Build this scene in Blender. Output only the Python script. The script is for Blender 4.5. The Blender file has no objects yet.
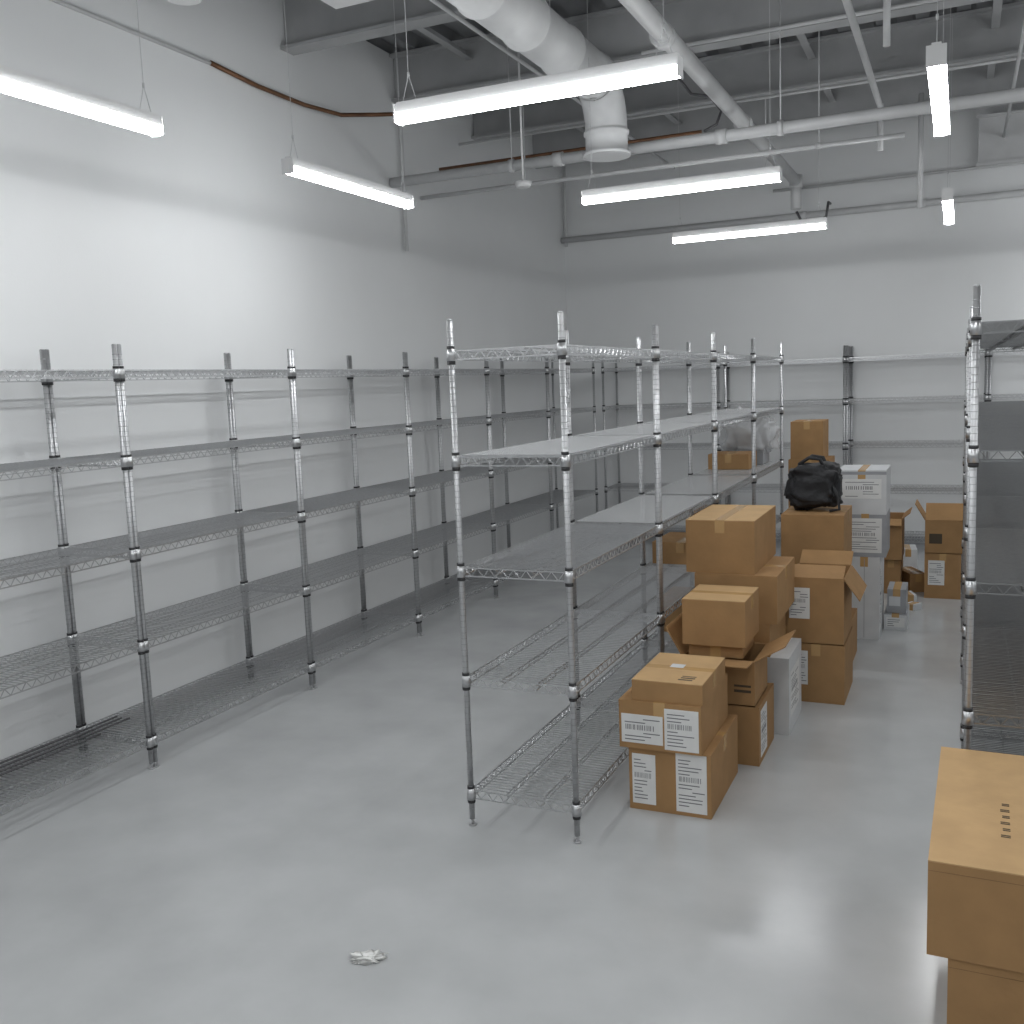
import bpy, math, random
from mathutils import Vector, Matrix, noise
random.seed(7)
scene=bpy.context.scene
scene.view_settings.view_transform='Standard'
H=1.9112
# ---------------------------------------------------------------- materials
def mat(name,col,rough=.5,metal=0.,bump=0.,bscale=50.,var=0.,vscale=5.,spec=.5,trans=0.,alpha=1.,detail=4.):
    m=bpy.data.materials.new(name);m.use_nodes=True
    nt=m.node_tree;b=nt.nodes['Principled BSDF']
    b.inputs['Base Color'].default_value=(*col,1);b.inputs['Roughness'].default_value=rough
    b.inputs['Metallic'].default_value=metal;b.inputs['Specular IOR Level'].default_value=spec
    b.inputs['Transmission Weight'].default_value=trans;b.inputs['Alpha'].default_value=alpha
    tc=nt.nodes.new('ShaderNodeTexCoord')
    if var>0:
        n=nt.nodes.new('ShaderNodeTexNoise');n.inputs['Scale'].default_value=vscale;n.inputs['Detail'].default_value=detail
        nt.links.new(tc.outputs['Object'],n.inputs['Vector'])
        r=nt.nodes.new('ShaderNodeMapRange');r.inputs[1].default_value=.3;r.inputs[2].default_value=.7
        r.inputs[3].default_value=1-var;r.inputs[4].default_value=1+var
        nt.links.new(n.outputs['Fac'],r.inputs[0])
        mx=nt.nodes.new('ShaderNodeVectorMath');mx.operation='SCALE';mx.inputs[0].default_value=col
        nt.links.new(r.outputs[0],mx.inputs['Scale']);nt.links.new(mx.outputs[0],b.inputs['Base Color'])
    if bump>0:
        n=nt.nodes.new('ShaderNodeTexNoise');n.inputs['Scale'].default_value=bscale;n.inputs['Detail'].default_value=3
        nt.links.new(tc.outputs['Object'],n.inputs['Vector'])
        bp=nt.nodes.new('ShaderNodeBump');bp.inputs['Strength'].default_value=bump;bp.inputs['Distance'].default_value=.01
        nt.links.new(n.outputs['Fac'],bp.inputs['Height']);nt.links.new(bp.outputs[0],b.inputs['Normal'])
    return m
M_wall=mat('wall_paint',(.785,.795,.80),.4,bump=.06,bscale=120,var=.015,vscale=1.5)
M_floor=mat('epoxy_floor',(.475,.485,.49),.19,bump=.03,bscale=9,var=.09,vscale=2.2,spec=.45,detail=10)
M_deck=mat('deck_paint',(.22,.225,.232),.6,var=.12,vscale=3)
M_beam=mat('beam_paint',(.40,.405,.41),.55,var=.08,vscale=4)
M_pipe=mat('pipe_paint',(.60,.605,.61),.4,var=.05,vscale=6)
M_duct=mat('duct_paint',(.72,.725,.73),.4,bump=.05,bscale=20,var=.05,vscale=6)
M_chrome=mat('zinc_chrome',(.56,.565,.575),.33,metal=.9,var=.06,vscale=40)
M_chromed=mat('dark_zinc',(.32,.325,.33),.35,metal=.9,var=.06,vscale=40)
M_post=mat('post_chrome',(.54,.545,.555),.38,metal=.82,var=.06,vscale=30)
M_ring=mat('post_groove',(.42,.425,.435),.38,metal=.82,var=.06,vscale=30)
M_black=mat('black_plastic',(.03,.03,.032),.45)
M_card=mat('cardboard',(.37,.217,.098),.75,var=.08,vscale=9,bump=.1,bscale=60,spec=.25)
M_card_lit=mat('cardboard_lit_top',(.52,.34,.17),.75,var=.07,vscale=9,bump=.1,bscale=60,spec=.25)  # box tops only: overhead light put into a paler cardboard colour
M_cardin=mat('cardboard_inner',(.22,.13,.06),.8,var=.08,vscale=12)
M_tape=mat('packing_tape',(.5,.31,.13),.25,spec=.6)
M_white=mat('white_enamel',(.8,.8,.8),.35)
M_carton=mat('white_carton',(.62,.63,.64),.55,var=.05,vscale=8)
M_grey=mat('grey_carton',(.33,.34,.36),.5,var=.08,vscale=10)
M_base=mat('baseboard_vinyl',(.5,.5,.51),.5)
M_bag=mat('black_nylon',(.012,.012,.014),.6,bump=.4,bscale=40)
M_copper=mat('brown_conduit',(.16,.075,.035),.4,metal=.3,var=.2,vscale=10)
M_paper=mat('paper',(.8,.8,.78),.7)
M_glare=mat('shelf_glare',(.8,.81,.82),.22,alpha=.4,spec=.7)  # translucent white standing in for glare on the wire decks
M_wrap=mat('stretch_wrap',(.75,.76,.77),.15,alpha=.5,spec=.8,bump=.6,bscale=14)
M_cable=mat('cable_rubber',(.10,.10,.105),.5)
M_label=mat('label_paper',(.74,.74,.73),.5,var=.03,vscale=20)
M_print=mat('label_print',(.16,.16,.17),.5)
M_ink=mat('ink',(.07,.05,.03),.7)
M_emit=bpy.data.materials.new('led_diffuser');M_emit.use_nodes=True
_b=M_emit.node_tree.nodes['Principled BSDF'];_b.inputs['Base Color'].default_value=(.9,.9,.9,1)
_b.inputs['Emission Color'].default_value=(.97,.99,1,1);_b.inputs['Emission Strength'].default_value=36.
# ---------------------------------------------------------------- mesh builder
class MB:
    def __init__(s):s.v=[];s.f=[];s.m=[];s.sm=[];s.mats=[]
    def mi(s,m):
        if m not in s.mats:s.mats.append(m)
        return s.mats.index(m)
    def face(s,idx,m,smooth=False):s.f.append(idx);s.m.append(s.mi(m));s.sm.append(smooth)
    def stick(s,a,b,r,m,n=4,r2=None,cap=True):
        a=Vector(a);b=Vector(b);d=(b-a).normalized();r2=r if r2 is None else r2
        up=Vector((0,0,1)) if abs(d.z)<.9 else Vector((1,0,0))
        x=d.cross(up).normalized();y=d.cross(x)
        o=len(s.v)
        for p,rr in((a,r),(b,r2)):
            for i in range(n):
                t=2*math.pi*(i+.5)/n
                s.v.append(p+x*math.cos(t)*rr+y*math.sin(t)*rr)
        for i in range(n):
            j=(i+1)%n;s.face((o+i,o+j,o+n+j,o+n+i),m,n>5)
        if cap:
            s.face(tuple(o+i for i in reversed(range(n))),m);s.face(tuple(o+n+i for i in range(n)),m)
    def box(s,lo,hi,m,M=None):
        o=len(s.v)
        for z in(lo[2],hi[2]):
            for (x,y) in((lo[0],lo[1]),(hi[0],lo[1]),(hi[0],hi[1]),(lo[0],hi[1])):
                p=Vector((x,y,z));s.v.append(M@p if M else p)
        for q in((3,2,1,0),(4,5,6,7),(0,1,5,4),(1,2,6,5),(2,3,7,6),(3,0,4,7)):s.face(tuple(o+i for i in q),m)
    def loft(s,path,r,m,n=20,radii=None,cap=True):
        path=[Vector(p) for p in path];o=len(s.v);ref=None
        for k,p in enumerate(path):
            d=(path[min(k+1,len(path)-1)]-path[max(k-1,0)]).normalized()
            if ref is None:ref=Vector((0,0,1)) if abs(d.z)<.9 else Vector((1,0,0))
            x=(ref-d*ref.dot(d)).normalized();ref=x;y=d.cross(x);rr=radii[k] if radii else r
            for i in range(n):
                t=2*math.pi*i/n;s.v.append(p+x*math.cos(t)*rr+y*math.sin(t)*rr)
        for k in range(len(path)-1):
            for i in range(n):
                j=(i+1)%n;s.face((o+k*n+i,o+k*n+j,o+(k+1)*n+j,o+(k+1)*n+i),m,True)
        if cap:
            s.face(tuple(o+i for i in reversed(range(n))),m);e=o+(len(path)-1)*n;s.face(tuple(e+i for i in range(n)),m)
    def mesh(s,name):
        me=bpy.data.meshes.new(name);me.from_pydata([tuple(v) for v in s.v],[],s.f)
        for m in s.mats:me.materials.append(m)
        me.polygons.foreach_set('material_index',s.m);me.polygons.foreach_set('use_smooth',s.sm);me.update();return me
    def obj(s,name,loc=(0,0,0),rz=0,parent=None):
        return mkobj(name,s.mesh(name),loc,rz,parent)
def mkobj(name,me,loc=(0,0,0),rz=0,parent=None):
    o=bpy.data.objects.new(name,me);o.location=loc;o.rotation_euler=(0,0,rz)
    scene.collection.objects.link(o)
    if parent:o.parent=parent
    return o
def empty(name,loc=(0,0,0),rz=0):
    return mkobj(name,None,loc,rz)
# ---------------------------------------------------------------- room
X0,X1,Y0,Y1,ZC=-4.43,4.6,-3.5,11.5,4.72
def slab(name,lo,hi,m):
    b=MB();b.box(lo,hi,m);return b.obj(name)
slab('floor',(X0-.2,Y0-.2,-.1),(X1+.2,Y1+.2,0),M_floor)
slab('wall_left',(X0-.15,Y0-.2,0),(X0,Y1+.2,ZC),M_wall)
slab('wall_right',(X1,Y0-.2,0),(X1+.15,Y1+.2,ZC),M_wall)
slab('wall_back',(X0,Y1,0),(X1,Y1+.15,ZC),M_wall)
slab('wall_front',(X0,Y0-.15,0),(X1,Y0,ZC),M_wall)
slab('baseboard_back',(X0+.012,Y1-.012,0),(X1,Y1,.1),M_grey)
slab('baseboard_left',(X0,Y0,0),(X0+.012,Y1,.1),M_base)
# ceiling: ribbed steel deck
b=MB();x=X0-.15;i=0
pr=[]
while x<X1+.3:
    pr+=[(x,ZC),(x+.10,ZC),(x+.14,ZC+.09),(x+.26,ZC+.09)];x+=.30
for k in range(len(pr)-1):
    o=len(b.v);(xa,za),(xb,zb)=pr[k],pr[k+1]
    b.v+=[Vector((xa,Y0-.2,za)),Vector((xb,Y0-.2,zb)),Vector((xb,Y1+.2,zb)),Vector((xa,Y1+.2,za))];b.face((o+3,o+2,o+1,o),M_deck)
b.box((X0-.2,Y0-.2,ZC+.1),(X1+.2,Y1+.2,ZC+.2),M_deck)
b.obj('ceiling')
def beam(y,z0=4.33,z1=4.71,w=.15):
    b=MB();xa,xb=X0+.005,X1-.005
    b.box((xa,y-w/2,z0),(xb,y+w/2,z0+.022),M_beam);b.box((xa,y-w/2,z1-.022),(xb,y+w/2,z1),M_beam)
    b.box((xa,y-.012,z0+.022),(xb,y+.012,z1-.022),M_beam);b.obj('ceiling_beam')
for y in(.1,1.6,3.1,4.6,6.1,7.6,9.1,10.6):beam(y)
for x in(-3.7,-2.75,-1.2,.2,1.7,3.2):
    for ya in(1.6,3.1,4.6,6.1,7.6,9.1):
        b=MB()
        b.box((x-.03,ya+.015,4.56),(x+.03,ya+1.485,4.568),M_beam);b.box((x-.03,ya+.015,4.568),(x-.022,ya+1.485,4.63),M_beam)
        b.obj('bridging_angle')
# ---------------------------------------------------------------- shelving
def shelf_mesh(L,D,mc,sp=.028,dr=.0025):
    b=MB();z=-.004
    def truss(p,q,r=.0036,pitch=.055):
        p=Vector(p);q=Vector(q);dz=Vector((0,0,-.036))
        b.stick(p,q,r,mc);b.stick(p+dz,q+dz,r,mc)
        n=int((q-p).length/pitch)
        for i in range(n):
            a=p.lerp(q,i/n);c=p.lerp(q,(i+.5)/n)+dz;e=p.lerp(q,(i+1)/n)
            b.stick(a,c,.0021,mc,cap=False);b.stick(c,e,.0021,mc,cap=False)
    truss((0,0+.02,z),(0,L-.02,z));truss((D,.02,z),(D,L-.02,z))
    truss((.02,0,z),(D-.02,0,z));truss((.02,L,z),(D-.02,L,z))
    for fx in(.33,.67):
        b.stick((D*fx,0,z-.004),(D*fx,L,z-.004),.0032,mc);b.stick((D*fx,0,z-.026),(D*fx,L,z-.026),.0028,mc)
        n=int(L/.09)
        for i in range(n):
            ya=L*i/n;ym=L*(i+.5)/n;yb=L*(i+1)/n
            b.stick((D*fx,ya,z-.004),(D*fx,ym,z-.026),.0018,mc,cap=False);b.stick((D*fx,ym,z-.026),(D*fx,yb,z-.004),.0018,mc,cap=False)
    n=int(L/sp)
    for i in range(1,n):
        y=L*i/n;b.stick((0,y,z+.002),(D,y,z+.002),dr,mc,cap=False)
    for cx in(0,D):
        for cy in(0,L):
            b.stick((cx,cy,-.045),(cx,cy,.004),.0205,M_chrome,n=12,r2=.018)
            b.stick((cx,cy,-.06),(cx,cy,-.045),.0175,M_black,n=10);b.stick((cx,cy,.004),(cx,cy,.016),.0165,M_black,n=10)
    return b.mesh('shelf')
PH=2.19
def posts_mesh(L,D):
    b=MB()
    for cx in(0,D):
        for cy in(0,L):
            b.stick((cx,cy,.03),(cx,cy,PH-.006),.0127,M_post,n=12)
            b.stick((cx,cy,PH-.006),(cx,cy,PH),.0135,M_post,n=12,r2=.009)
            b.stick((cx,cy,0),(cx,cy,.008),.017,M_post,n=12);b.stick((cx,cy,.008),(cx,cy,.03),.006,M_post,n=8)
            z=.08
            while z<PH-.03:
                b.stick((cx,cy,z),(cx,cy,z+.003),.0130,M_ring,n=12,cap=False);z+=.0254
    return b.mesh('posts')
LV=(.165,.675,1.155,1.625,2.065)
_c={}
def unit(x,y,L,D,rz=0,glare_levels=(),dark=False):
    """posts at (0..D, 0..L) from the corner x,y"""
    k=(round(L,3),round(D,3),dark)
    if k not in _c:
        lb=MB();lb.box((.012,.03,0),(D-.012,L-.03,.0025),M_glare)
        _c[k]=(posts_mesh(L,D),shelf_mesh(L,D,M_chromed,.0225,.003) if dark else shelf_mesh(L,D,M_chrome),lb.mesh('glare_sheet'))
    e=empty('wire_shelving_unit',(x,y,0),rz)
    mkobj('posts',_c[k][0],parent=e)
    for i,z in enumerate(LV):mkobj('shelf_%d'%(i+1),_c[k][1],(0,0,z),parent=e)
    for i in glare_levels:mkobj('glare_sheet_%d'%(i+1),_c[k][2],(0,0,LV[i]+.001),parent=e)  # added pale sheets that imitate glare on the shelf tops
G=.028
for k in range(7):
    unit(-4.31,.885+1.4*k+G/2,1.4-G,.50)
for k in range(4):
    unit(-1.921,3.643+1.311*k+(G/2 if k else 0),1.311-G/2-(G/2 if k else 0),.492,glare_levels=((3,) if k==0 else (2,3)))
for k in range(4):
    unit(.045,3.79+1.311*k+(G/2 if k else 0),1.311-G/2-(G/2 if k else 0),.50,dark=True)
for k in range(5):
    unit(-3.80+1.35*k+G/2,11.43,1.35-G,.50,rz=-math.pi/2)
# thin dark strands running along the lowest left shelf
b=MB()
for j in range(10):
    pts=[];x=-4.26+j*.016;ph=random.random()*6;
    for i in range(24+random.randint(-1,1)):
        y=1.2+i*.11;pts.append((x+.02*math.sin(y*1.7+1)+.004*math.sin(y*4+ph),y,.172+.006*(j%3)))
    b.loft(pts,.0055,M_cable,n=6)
b.obj('dark_strands')
# ---------------------------------------------------------------- light fixtures
def fixture(x,y,L=1.28,along='x',z=3.10):
    e=empty('linear_pendant_light',(x,y,z),0 if along=='x' else math.pi/2)
    b=MB();w=.032
    b.box((0,-w,.026),(L,w,.066),M_white);b.box((0,-.018,.066),(L,.018,.078),M_white)
    b.box((-.006,-.038,-.012),(0,.038,.068),M_white);b.box((L,-.038,-.012),(L+.006,.038,.068),M_white)
    b.obj('housing',parent=e)
    b=MB();n=10;prof=[(-.036*math.cos(math.pi*i/n),.022-.036*math.sin(math.pi*i/n)**.55) for i in range(n+1)]
    prof=[(-.032,.0265)]+prof+[(.032,.0265)]
    for k in range(n+2):
        o=len(b.v);(ya,za),(yb,zb)=prof[k],prof[k+1]
        b.v+=[Vector((0,ya,za)),Vector((L,ya,za)),Vector((L,yb,zb)),Vector((0,yb,zb))];b.face((o+3,o+2,o+1,o),M_emit)
    b.obj('diffuser',parent=e)
    b=MB()
    for xx in(.06,L-.06):
        b.stick((xx-.035,0,.078),(xx,0,.19),.0018,M_pipe);b.stick((xx+.035,0,.078),(xx,0,.19),.0018,M_pipe)
        b.stick((xx,0,.19),(xx,0,4.70-z),.0018,M_pipe);b.stick((xx,0,.18),(xx,0,.2),.006,M_pipe,n=8)
    b.obj('hanger_cables',parent=e)
for y in(-.9,1.58,3.985,6.38,8.65):fixture(-2.31,y)  # leading pair is out of view, added to light the room
for y in(-2.2,.05,2.28,4.518):fixture(-3.32,y,along='y')  # leading pair is out of view, added for more light
for y in(-.3,1.98,4.394,7.84):fixture(-.11,y,along='y')  # first one is out of view, added for more light
for y in(.4,3.4,5.8,8.2,10.3):fixture(1.15,y,along='x')  # unseen row off-frame right, added to brighten room and back wall
for y in(.4,5.2,9.):fixture(3.,y,along='x')  # further unseen row, added only for brightness
# ---------------------------------------------------------------- duct & pipes
b=MB();path=[];rad=[];R=.155;y=-3.3;xd,zd=-2.4,4.05
while y<6.75:
    path+=[(xd,y,zd),(xd,y+.57,zd),(xd,y+.575,zd),(xd,y+.595,zd)];rad+=[R,R,R+.012,R+.012];y+=.6
yb=6.85
for i in range(9):
    t=math.pi/2*i/8;path.append((xd,yb+.30*math.sin(t),zd-.30*(1-math.cos(t))));rad.append(R)
path+=[(xd,yb+.30,zd-.32),(xd,yb+.30,zd-.325),(xd,yb+.30,zd-.345),(xd,yb+.30,zd-.35),(xd,yb+.30,zd-.47),(xd,yb+.30,zd-.475),(xd,yb+.30,zd-.5)]
rad+=[R,R+.012,R+.012,R,R,R+.02,R+.02]
b.loft(path,R,M_duct,n=28,radii=rad)
for y in(.1,3.1,4.6,6.1):b.stick((xd,y,zd+R-.01),(xd,y,4.329),.004,M_pipe)
b.obj('air_duct')
def pipe(name,pts,r,m=M_pipe,hang=(),joints=()):
    b=MB()
    for a,c in zip(pts[:-1],pts[1:]):b.stick(a,c,r,m,n=14)
    for p in pts[1:-1]:
        b.stick(Vector(p)-Vector((0,0,r*1.15)),Vector(p)+Vector((0,0,r*1.15)),r*1.2,m,n=12)
    for (p,d) in joints:
        p=Vector(p);d=Vector(d).normalized()*.04;b.stick(p-d,p+d,r*1.3,m,n=14)
    for h in hang:
        h=Vector(h);b.stick(h,(h.x,h.y,ZC),.005,M_pipe,n=6);b.stick(h-Vector((.02,0,0)),h+Vector((.02,0,0)),r*1.25,m,n=10)
    b.obj(name)
pipe('ceiling_pipe',[(-4.42,7.45,3.65),(4.5,7.45,3.65)],.042,hang=[(-3.3,7.45,3.65),(-1.2,7.45,3.65),(.9,7.45,3.65)],joints=[((-1.62,7.45,3.65),(1,0,0)),((-2.9,7.45,3.65),(1,0,0))])
pipe('ceiling_pipe',[(-1.62,-3.4,3.9),(-1.6,10.9,3.9),(-1.6,10.9,3.62)],.055,joints=[((-1.62,5.9,3.9),(0,1,0)),((-1.61,8.2,3.9),(0,1,0))],hang=[(-1.62,3.2,3.9),(-1.61,9.2,3.9)])
pipe('ceiling_pipe',[(-.62,-3.4,3.92),(-.6,8.4,3.92),(-.6,8.4,3.6)],.022,hang=[(-.61,5.2,3.92)])
pipe('ceiling_pipe',[(-4.42,7.95,3.6),(-.4,7.95,3.6)],.018,hang=[(-3.4,7.95,3.6),(-1.,7.95,3.6)])
pipe('ceiling_pipe',[(-4.42,11.38,3.62),(4.5,11.38,3.62)],.035,joints=[((-1.6,11.38,3.62),(1,0,0)),((-.4,11.38,3.62),(1,0,0))])
pipe('ceiling_pipe',[(-1.9,11.3,3.9),(4.5,11.3,3.9)],.016)
pipe('ceiling_pipe',[(-4.38,11.42,3.55),(-4.38,11.42,4.7)],.02)
pipe('ceiling_pipe',[(-4.39,7.6,3.1),(-4.39,7.6,4.7)],.016)
pipe('ceiling_pipe',[(-.35,9.5,4.25),(-.35,9.5,3.3)],.022)
pipe('ceiling_pipe',[(-.42,6.3,4.7),(-.42,6.3,3.75)],.02)
pipe('ceiling_conduit',[(-4.42,8.75,4.22),(4.5,8.75,4.22)],.014)
pipe('ceiling_conduit',[(-2.0,6.75,4.1),(4.5,6.75,4.1)],.012)
pipe('ceiling_conduit',[(.35,2.0,4.17),(.35,11.3,4.17)],.014)
pipe('ceiling_conduit',[(-3.0,5.0,4.28),(-3.0,11.3,4.28)],.014)
pipe('copper_pipe',[(-4.3,8.1,3.86),(-1.92,8.1,3.86)],.014,m=M_copper)
b=MB();b.loft([(-1.9,8.1,3.86),(-1.8,8.1,3.9),(-1.76,8.1,4.0),(-1.85,8.1,4.12),(-2.0,8.1,4.16),(-2.1,8.1,4.3),(-2.1,8.12,4.7)],.012,M_cable,n=8);b.obj('flexible_cable')
b=MB();b.loft([(-1.6,10.93,3.6),(-1.55,10.93,3.5),(-1.42,10.93,3.46),(-1.3,10.93,3.52),(-1.28,10.93,3.66),(-1.3,11.28,3.7)],.014,M_cable,n=8);b.obj('flexible_cable')
pipe('wall_conduit',[(-4.41,0,4.03),(-4.41,5.25,4.03)],.012)
b=MB();pts=[(-4.405,5.25,4.03),(-4.40,5.7,4.0),(-4.38,6.2,3.99),(-4.33,6.6,4.0),(-4.2,6.9,4.05),(-4.0,7.2,4.1),(-3.9,7.35,4.1)]
b.loft(pts,.016,M_copper,n=8);b.obj('wall_cable')
b=MB();b.box((.12,11.30,3.93),(1.5,11.495,4.38),M_pipe);b.box((.1,11.28,3.91),(1.52,11.30,3.94),M_pipe);b.box((.1,11.28,4.37),(1.52,11.30,4.40),M_pipe)
b.obj('wall_duct_box')
b=MB();b.stick((-4.08,4.67,4.17),(-4.08,4.67,4.23),.10,M_white,n=20,r2=.13);b.stick((-4.08,4.67,4.23),(-4.08,4.67,4.72),.012,M_white,n=8);b.obj('smoke_detector')
b=MB();b.box((-3.5,5.05,4.22),(-3.15,5.35,4.27),M_white);b.box((-3.45,5.1,4.205),(-3.2,5.3,4.22),M_white);b.stick((-3.32,5.2,4.27),(-3.32,5.2,4.72),.01,M_white,n=8);b.obj('ceiling_access_point')
b=MB();b.stick((-3.1,7.2,3.42),(-3.1,7.2,3.46),.05,M_white,n=16,r2=.07);b.stick((-3.1,7.2,3.46),(-3.1,7.2,4.72),.008,M_white,n=8);b.obj('ceiling_sensor')
# ---------------------------------------------------------------- boxes
def cbox(x0,x1,y0,y1,z0,z1,name='cardboard_box',m=M_card,rz=0,opened=None,labels=(),tape='y',top=None):
    """labels: (face,u0,u1,v0,v1[,mat]) in fractions; face f(ront) r(ight) t(op)"""
    cx,cy=(x0+x1)/2,(y0+y1)/2;w,d,h=(x1-x0)/2,(y1-y0)/2,z1-z0
    b=MB();top=top or m
    if opened is None:
        t=.004
        b.box((-w,-d,0),(w,d,h-t),m)
        g=.0015
        if tape=='y':
            b.box((-w,-d,h-t),(-g,d,h),top);b.box((g,-d,h-t),(w,d,h),top)
            b.box((-.026,-d-.0006,h-.0005),(.026,d+.0006,h+.0006),M_tape)
            b.box((-.026,-d-.0008,h-.07),(.026,-d,h+.0006),M_tape)
        elif tape=='x':
            b.box((-w,-d,h-t),(w,-g,h),top);b.box((-w,g,h-t),(w,d,h),top)
            b.box((-w-.0006,-.026,h-.0005),(w+.0006,.026,h+.0006),M_tape)
            b.box((w,-.026,h-.07),(w+.0008,.026,h+.0006),M_tape)
        else:
            b.box((-w,-d,h-t),(w,d,h),top)
            b.box((-w-.0005,-d-.0008,h-.03),(w+.0008,-d,h-.0285),M_cardin)
    else:
        t=.006
        b.box((-w,-d,0),(w,d,t),M_cardin)
        b.box((-w,-d,0),(w,-d+t,h),m);b.box((-w,d-t,0),(w,d,h),m)
        b.box((-w,-d+t,0),(-w+t,d-t,h),m);b.box((w-t,-d+t,0),(w,d-t,h),m)
        b.box((-w+t,-d+t,h*.35),(w-t,d-t,h*.36),M_cardin)
        af,ar,ab,al=opened
        fl=min(w,d)*.95
        def flap(ex,ey,ax,length,half,ang):
            M=Matrix.Translation((ex,ey,h))@Matrix.Rotation(ax,4,'Z')@Matrix.Rotation(math.radians(ang),4,'X')
            b.box((-half+.004,0,-.003),(half-.004,length,.003),m,M)
        flap(0,-d,0,fl,w,af);flap(0,d,math.pi,fl,w,ab)
        flap(w,0,math.pi/2,fl,d,ar);flap(-w,0,-math.pi/2,fl,d,al)
    def plate(f,u0,u1,v0,v1,e,lm):
        if f=='f':b.box((-w+2*w*u0,-d-e,h*v0),(-w+2*w*u1,-d,h*v1),lm)
        if f=='r':b.box((w,-d+2*d*u0,h*v0),(w+e,-d+2*d*u1,h*v1),lm)
        if f=='t':b.box((-w+2*w*u0,-d+2*d*v0,h),(-w+2*w*u1,-d+2*d*v1,h+e),lm)
    for l in labels:
        f,u0,u1,v0,v1=l[:5];lm=l[5] if len(l)>5 else M_label
        plate(f,u0,u1,v0,v1,.0012,lm)
        if lm is M_label:
            du,dv=u1-u0,v1-v0;hv=h if f!='t' else 2*d
            n=max(3,int(dv*hv/.018))
            for i in range(n):
                va=v0+dv*(.1+.84*i/n);c=random.random()
                if i==n//2 and n>4:
                    u=.1
                    while u<.8:
                        plate(f,u0+du*u,u0+du*(u+.02),va,va+dv*.84/n*1.5,.0018,M_print);u+=random.uniform(.035,.07)
                    continue
                if i==n//2+1 and n>4:continue
                ua=.08+(.45 if c>.75 else 0);ub=min(.93,ua+random.uniform(.25,.8))
                plate(f,u0+du*ua,u0+du*ub,va,va+.0045/hv,.0018,M_print)
    o=b.obj(name,(cx,cy,z0),rz)
    bv=o.modifiers.new('bev','BEVEL');bv.width=.0025;bv.segments=1;bv.limit_method='ANGLE'
    return o
inkt=lambda u0,u1,v0,v1:('t',u0,u1,v0,v1,M_ink)
cbox(-1.325,-.955,4.04,4.60,0,.29,labels=[('f',.04,.33,.1,.9),('f',.58,.95,.06,.98)],tape='x')
cbox(-1.36,-.99,4.02,4.55,.291,.51,labels=[('f',.03,.54,.12,.72),('f',.56,.97,.05,.9)])
cbox(-1.30,-.985,4.03,4.48,.511,.605,m=M_card,top=M_card_lit,tape='x',labels=[inkt(.62,.82,.10,.13),inkt(.64,.84,.16,.19),inkt(.64,.84,.22,.24),('t',.35,.55,.5,.62,M_carton)])
# second stack
cbox(-1.25,-.87,4.70,5.12,0,.30,labels=[('r',.1,.5,.1,.9)])
cbox(-1.25,-.89,4.70,5.05,.301,.53,opened=(175,150,200,120),labels=[('f',.72,.95,.3,.36,M_ink),('f',.72,.95,.42,.47,M_ink)])
cbox(-1.24,-.93,4.68,5.04,.60,.83,tape='x',top=M_card_lit)
cbox(-1.22,-.95,4.72,5.0,.535,.598,m=M_card)
# third stack
cbox(-1.15,-.80,5.18,5.62,0,.42,name='white_carton_box',m=M_carton,labels=[('r',.1,.8,.2,.8)])
cbox(-1.28,-.90,5.18,5.70,.421,.60)
cbox(-1.30,-.86,5.18,5.78,.601,.86,tape='x')
cbox(-1.35,-.98,5.20,5.86,.861,1.15,m=M_card,top=M_card_lit,tape='y')
# fourth stack (open box on top)
cbox(-.90,-.58,5.77,6.25,0,.35,labels=[('f',.03,.36,.3,.88)])
cbox(-.90,-.585,5.77,6.22,.351,.74,opened=(20,235,155,215),labels=[('f',.03,.4,.38,.85)])
# fifth: big box + bag
cbox(-1.05,-.62,6.5,6.98,0,.30)
cbox(-1.06,-.66,6.5,6.98,.301,.60)
cbox(-1.05,-.66,6.48,7.0,.601,1.01,tape='x')
# sixth: printed cartons
cbox(-.71,-.50,7.3,7.75,0,.60,name='white_carton_box',m=M_carton,labels=[('f',.5,.52,.02,.98,M_grey),('r',.1,.4,.1,.9)],top=M_carton)
cbox(-.74,-.46,7.3,7.72,.601,.91,name='white_carton_box',m=M_grey,labels=[('f',.1,.9,.1,.9)],top=M_carton)
cbox(-.79,-.46,7.3,7.75,.911,1.22,name='white_carton_box',m=M_carton,labels=[('f',.1,.9,.35,.8),('f',0,1,.9,.97,M_grey)],top=M_carton)
cbox(-.49,-.33,7.62,8.0,0,.12,name='white_carton_box',m=M_carton,labels=[('f',.1,.9,.2,.8)],top=M_grey)
cbox(-.47,-.34,7.66,7.95,.121,.30,name='grey_carton_box',m=M_grey,labels=[('f',.1,.7,.3,.7,M_carton)],top=M_grey)
# far boxes
cbox(-.60,-.44,8.9,9.3,0,.30);cbox(-.60,-.43,8.85,9.25,.301,.66,opened=(220,140,200,90))
cbox(-.25,.03,8.8,9.2,0,.38,labels=[('f',.1,.55,.3,.85)])
cbox(-.25,.08,8.8,9.15,.381,.66,opened=(60,200,150,120),labels=[('f',.1,.4,.3,.6,M_ink)])
cbox(-.44,-.3,9.0,9.35,0,.16,rz=.4)
cbox(-.42,-.32,8.55,8.72,0,.07,name='white_carton_box',m=M_carton,rz=.3);cbox(-.36,-.27,8.3,8.4,0,.05,name='white_carton_box',m=M_carton,rz=-.5)
cbox(-.52,-.36,9.9,10.2,0,.22,name='white_carton_box',m=M_carton,rz=.1);cbox(-.1,.02,9.7,9.9,0,.2,name='white_carton_box',m=M_carton,rz=.2)
cbox(-1.40,-1.05,9.05,9.5,0,.55);cbox(-1.40,-1.05,9.05,9.5,.551,1.15);cbox(-1.38,-1.10,9.05,9.45,1.151,1.49,m=M_card)
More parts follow.
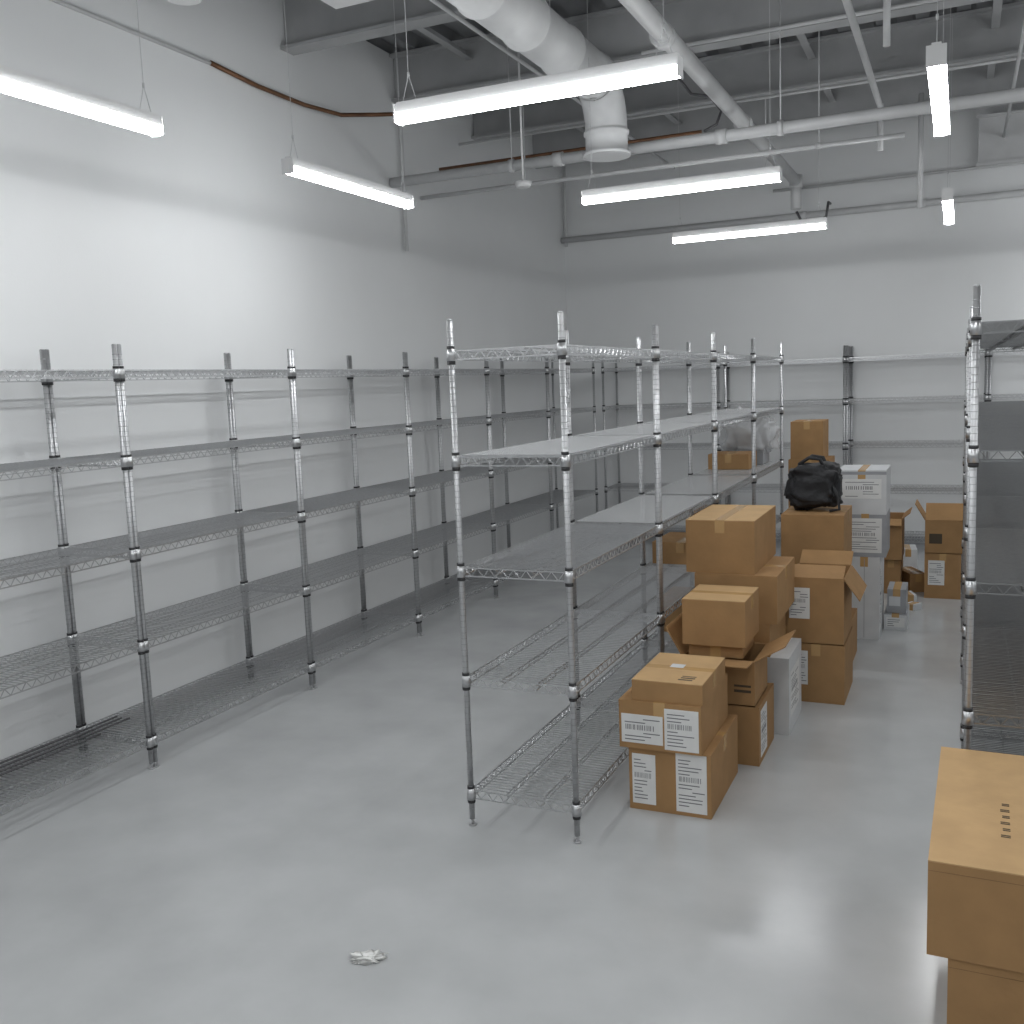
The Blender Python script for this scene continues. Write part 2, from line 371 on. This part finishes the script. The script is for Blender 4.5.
# boxes inside central rack
cbox(-1.88,-1.50,6.35,6.8,LV[1]+.002,LV[1]+.15)
cbox(-1.86,-1.5,7.4,7.8,LV[1]+.002,LV[1]+.22)
cbox(-1.88,-1.55,8.0,8.35,LV[2]+.006,LV[2]+.13)
cbox(-1.88,-1.5,6.5,6.85,LV[0]+.002,LV[0]+.25)
# near boxes bottom right
cbox(0,.47,2.80,3.60,0,.285,rz=-.01,tape=None)
cbox(-.05,.46,2.79,3.70,.286,.565,rz=-.02,tape=None,top=M_card_lit,labels=[inkt(.36+.01*(i%2),.41,.24+.05*i+.012*j,.246+.05*i+.012*j) for i in range(6) for j in range(2)])
# ---------------------------------------------------------------- bag & wrapped bundle
def blob(name,size,m,seed,amp,freq,sub=5,sq=.6):
    import bmesh
    bm=bmesh.new();bmesh.ops.create_icosphere(bm,subdivisions=sub,radius=1)
    for v in bm.verts:
        p=v.co.copy();q=Vector([math.copysign(abs(c)**sq,c) for c in p])
        n=noise.fractal(p*freq+Vector((seed,0,0)),1,2,4)
        q*=1+amp*n;v.co=Vector((q.x*size[0],q.y*size[1],q.z*size[2]))
    lo=min(v.co.z for v in bm.verts)
    for v in bm.verts:
        v.co.z-=lo
        if v.co.z<size[2]*.15:v.co.z=0 if v.co.z<size[2]*.1 else v.co.z
    me=bpy.data.meshes.new(name);bm.to_mesh(me);bm.free();me.materials.append(m)
    for p in me.polygons:p.use_smooth=True
    return me
e=empty('duffel_bag',(-.88,6.75,1.012))
mkobj('bag_body',blob('bag_body',(.18,.14,.14),M_bag,3.,.22,1.8),parent=e)
b=MB()
for s in(-.06,.06):
    b.loft([(-.09,s,.23),(-.08,s*1.3,.31),(-.02,s*1.4,.35),(.05,s*1.3,.34),(.1,s,.23)],.012,M_bag,n=8)
b.loft([(.12,-.1,.2),(.17,-.14,.1),(.18,-.15,.02),(.12,-.17,.012)],.01,M_bag,n=8)
b.obj('bag_straps',parent=e)
e=empty('plastic_wrapped_bundle',(-1.67,8.62,LV[2]+.004))
mkobj('wrap',blob('wrap',(.22,.24,.20),M_wrap,9.,.3,2.2,sq=.7),parent=e)
b=MB();b.box((-.15,-.15,.005),(.15,.15,.25),M_grey);b.obj('contents',parent=e)
mkobj('crumpled_paper',blob('paper_scrap',(.04,.024,.005),M_paper,5.,1.1,4.,sub=4),(-1.80,2.60,0),.4)
# ---------------------------------------------------------------- world, camera
w=bpy.data.worlds.new('world');scene.world=w;w.use_nodes=True
w.node_tree.nodes['Background'].inputs[0].default_value=(.5,.5,.5,1);w.node_tree.nodes['Background'].inputs[1].default_value=.3
yaw,pit,rol=0.4302,0.1283,-0.0392
F=Vector((-math.sin(yaw)*math.cos(pit),math.cos(yaw)*math.cos(pit),-math.sin(pit)))
r0=Vector((math.cos(yaw),math.sin(yaw),0));u0=r0.cross(F)
R_=math.cos(rol)*r0+math.sin(rol)*u0;U_=-math.sin(rol)*r0+math.cos(rol)*u0
cam=bpy.data.cameras.new('camera');co=bpy.data.objects.new('camera',cam);scene.collection.objects.link(co)
cam.sensor_width=36;cam.sensor_height=36;cam.lens=982.01/1024*36;cam.clip_start=.05
co.matrix_world=Matrix(((R_.x,U_.x,-F.x,0),(R_.y,U_.y,-F.y,0),(R_.z,U_.z,-F.z,H),(0,0,0,1)))
scene.camera=co
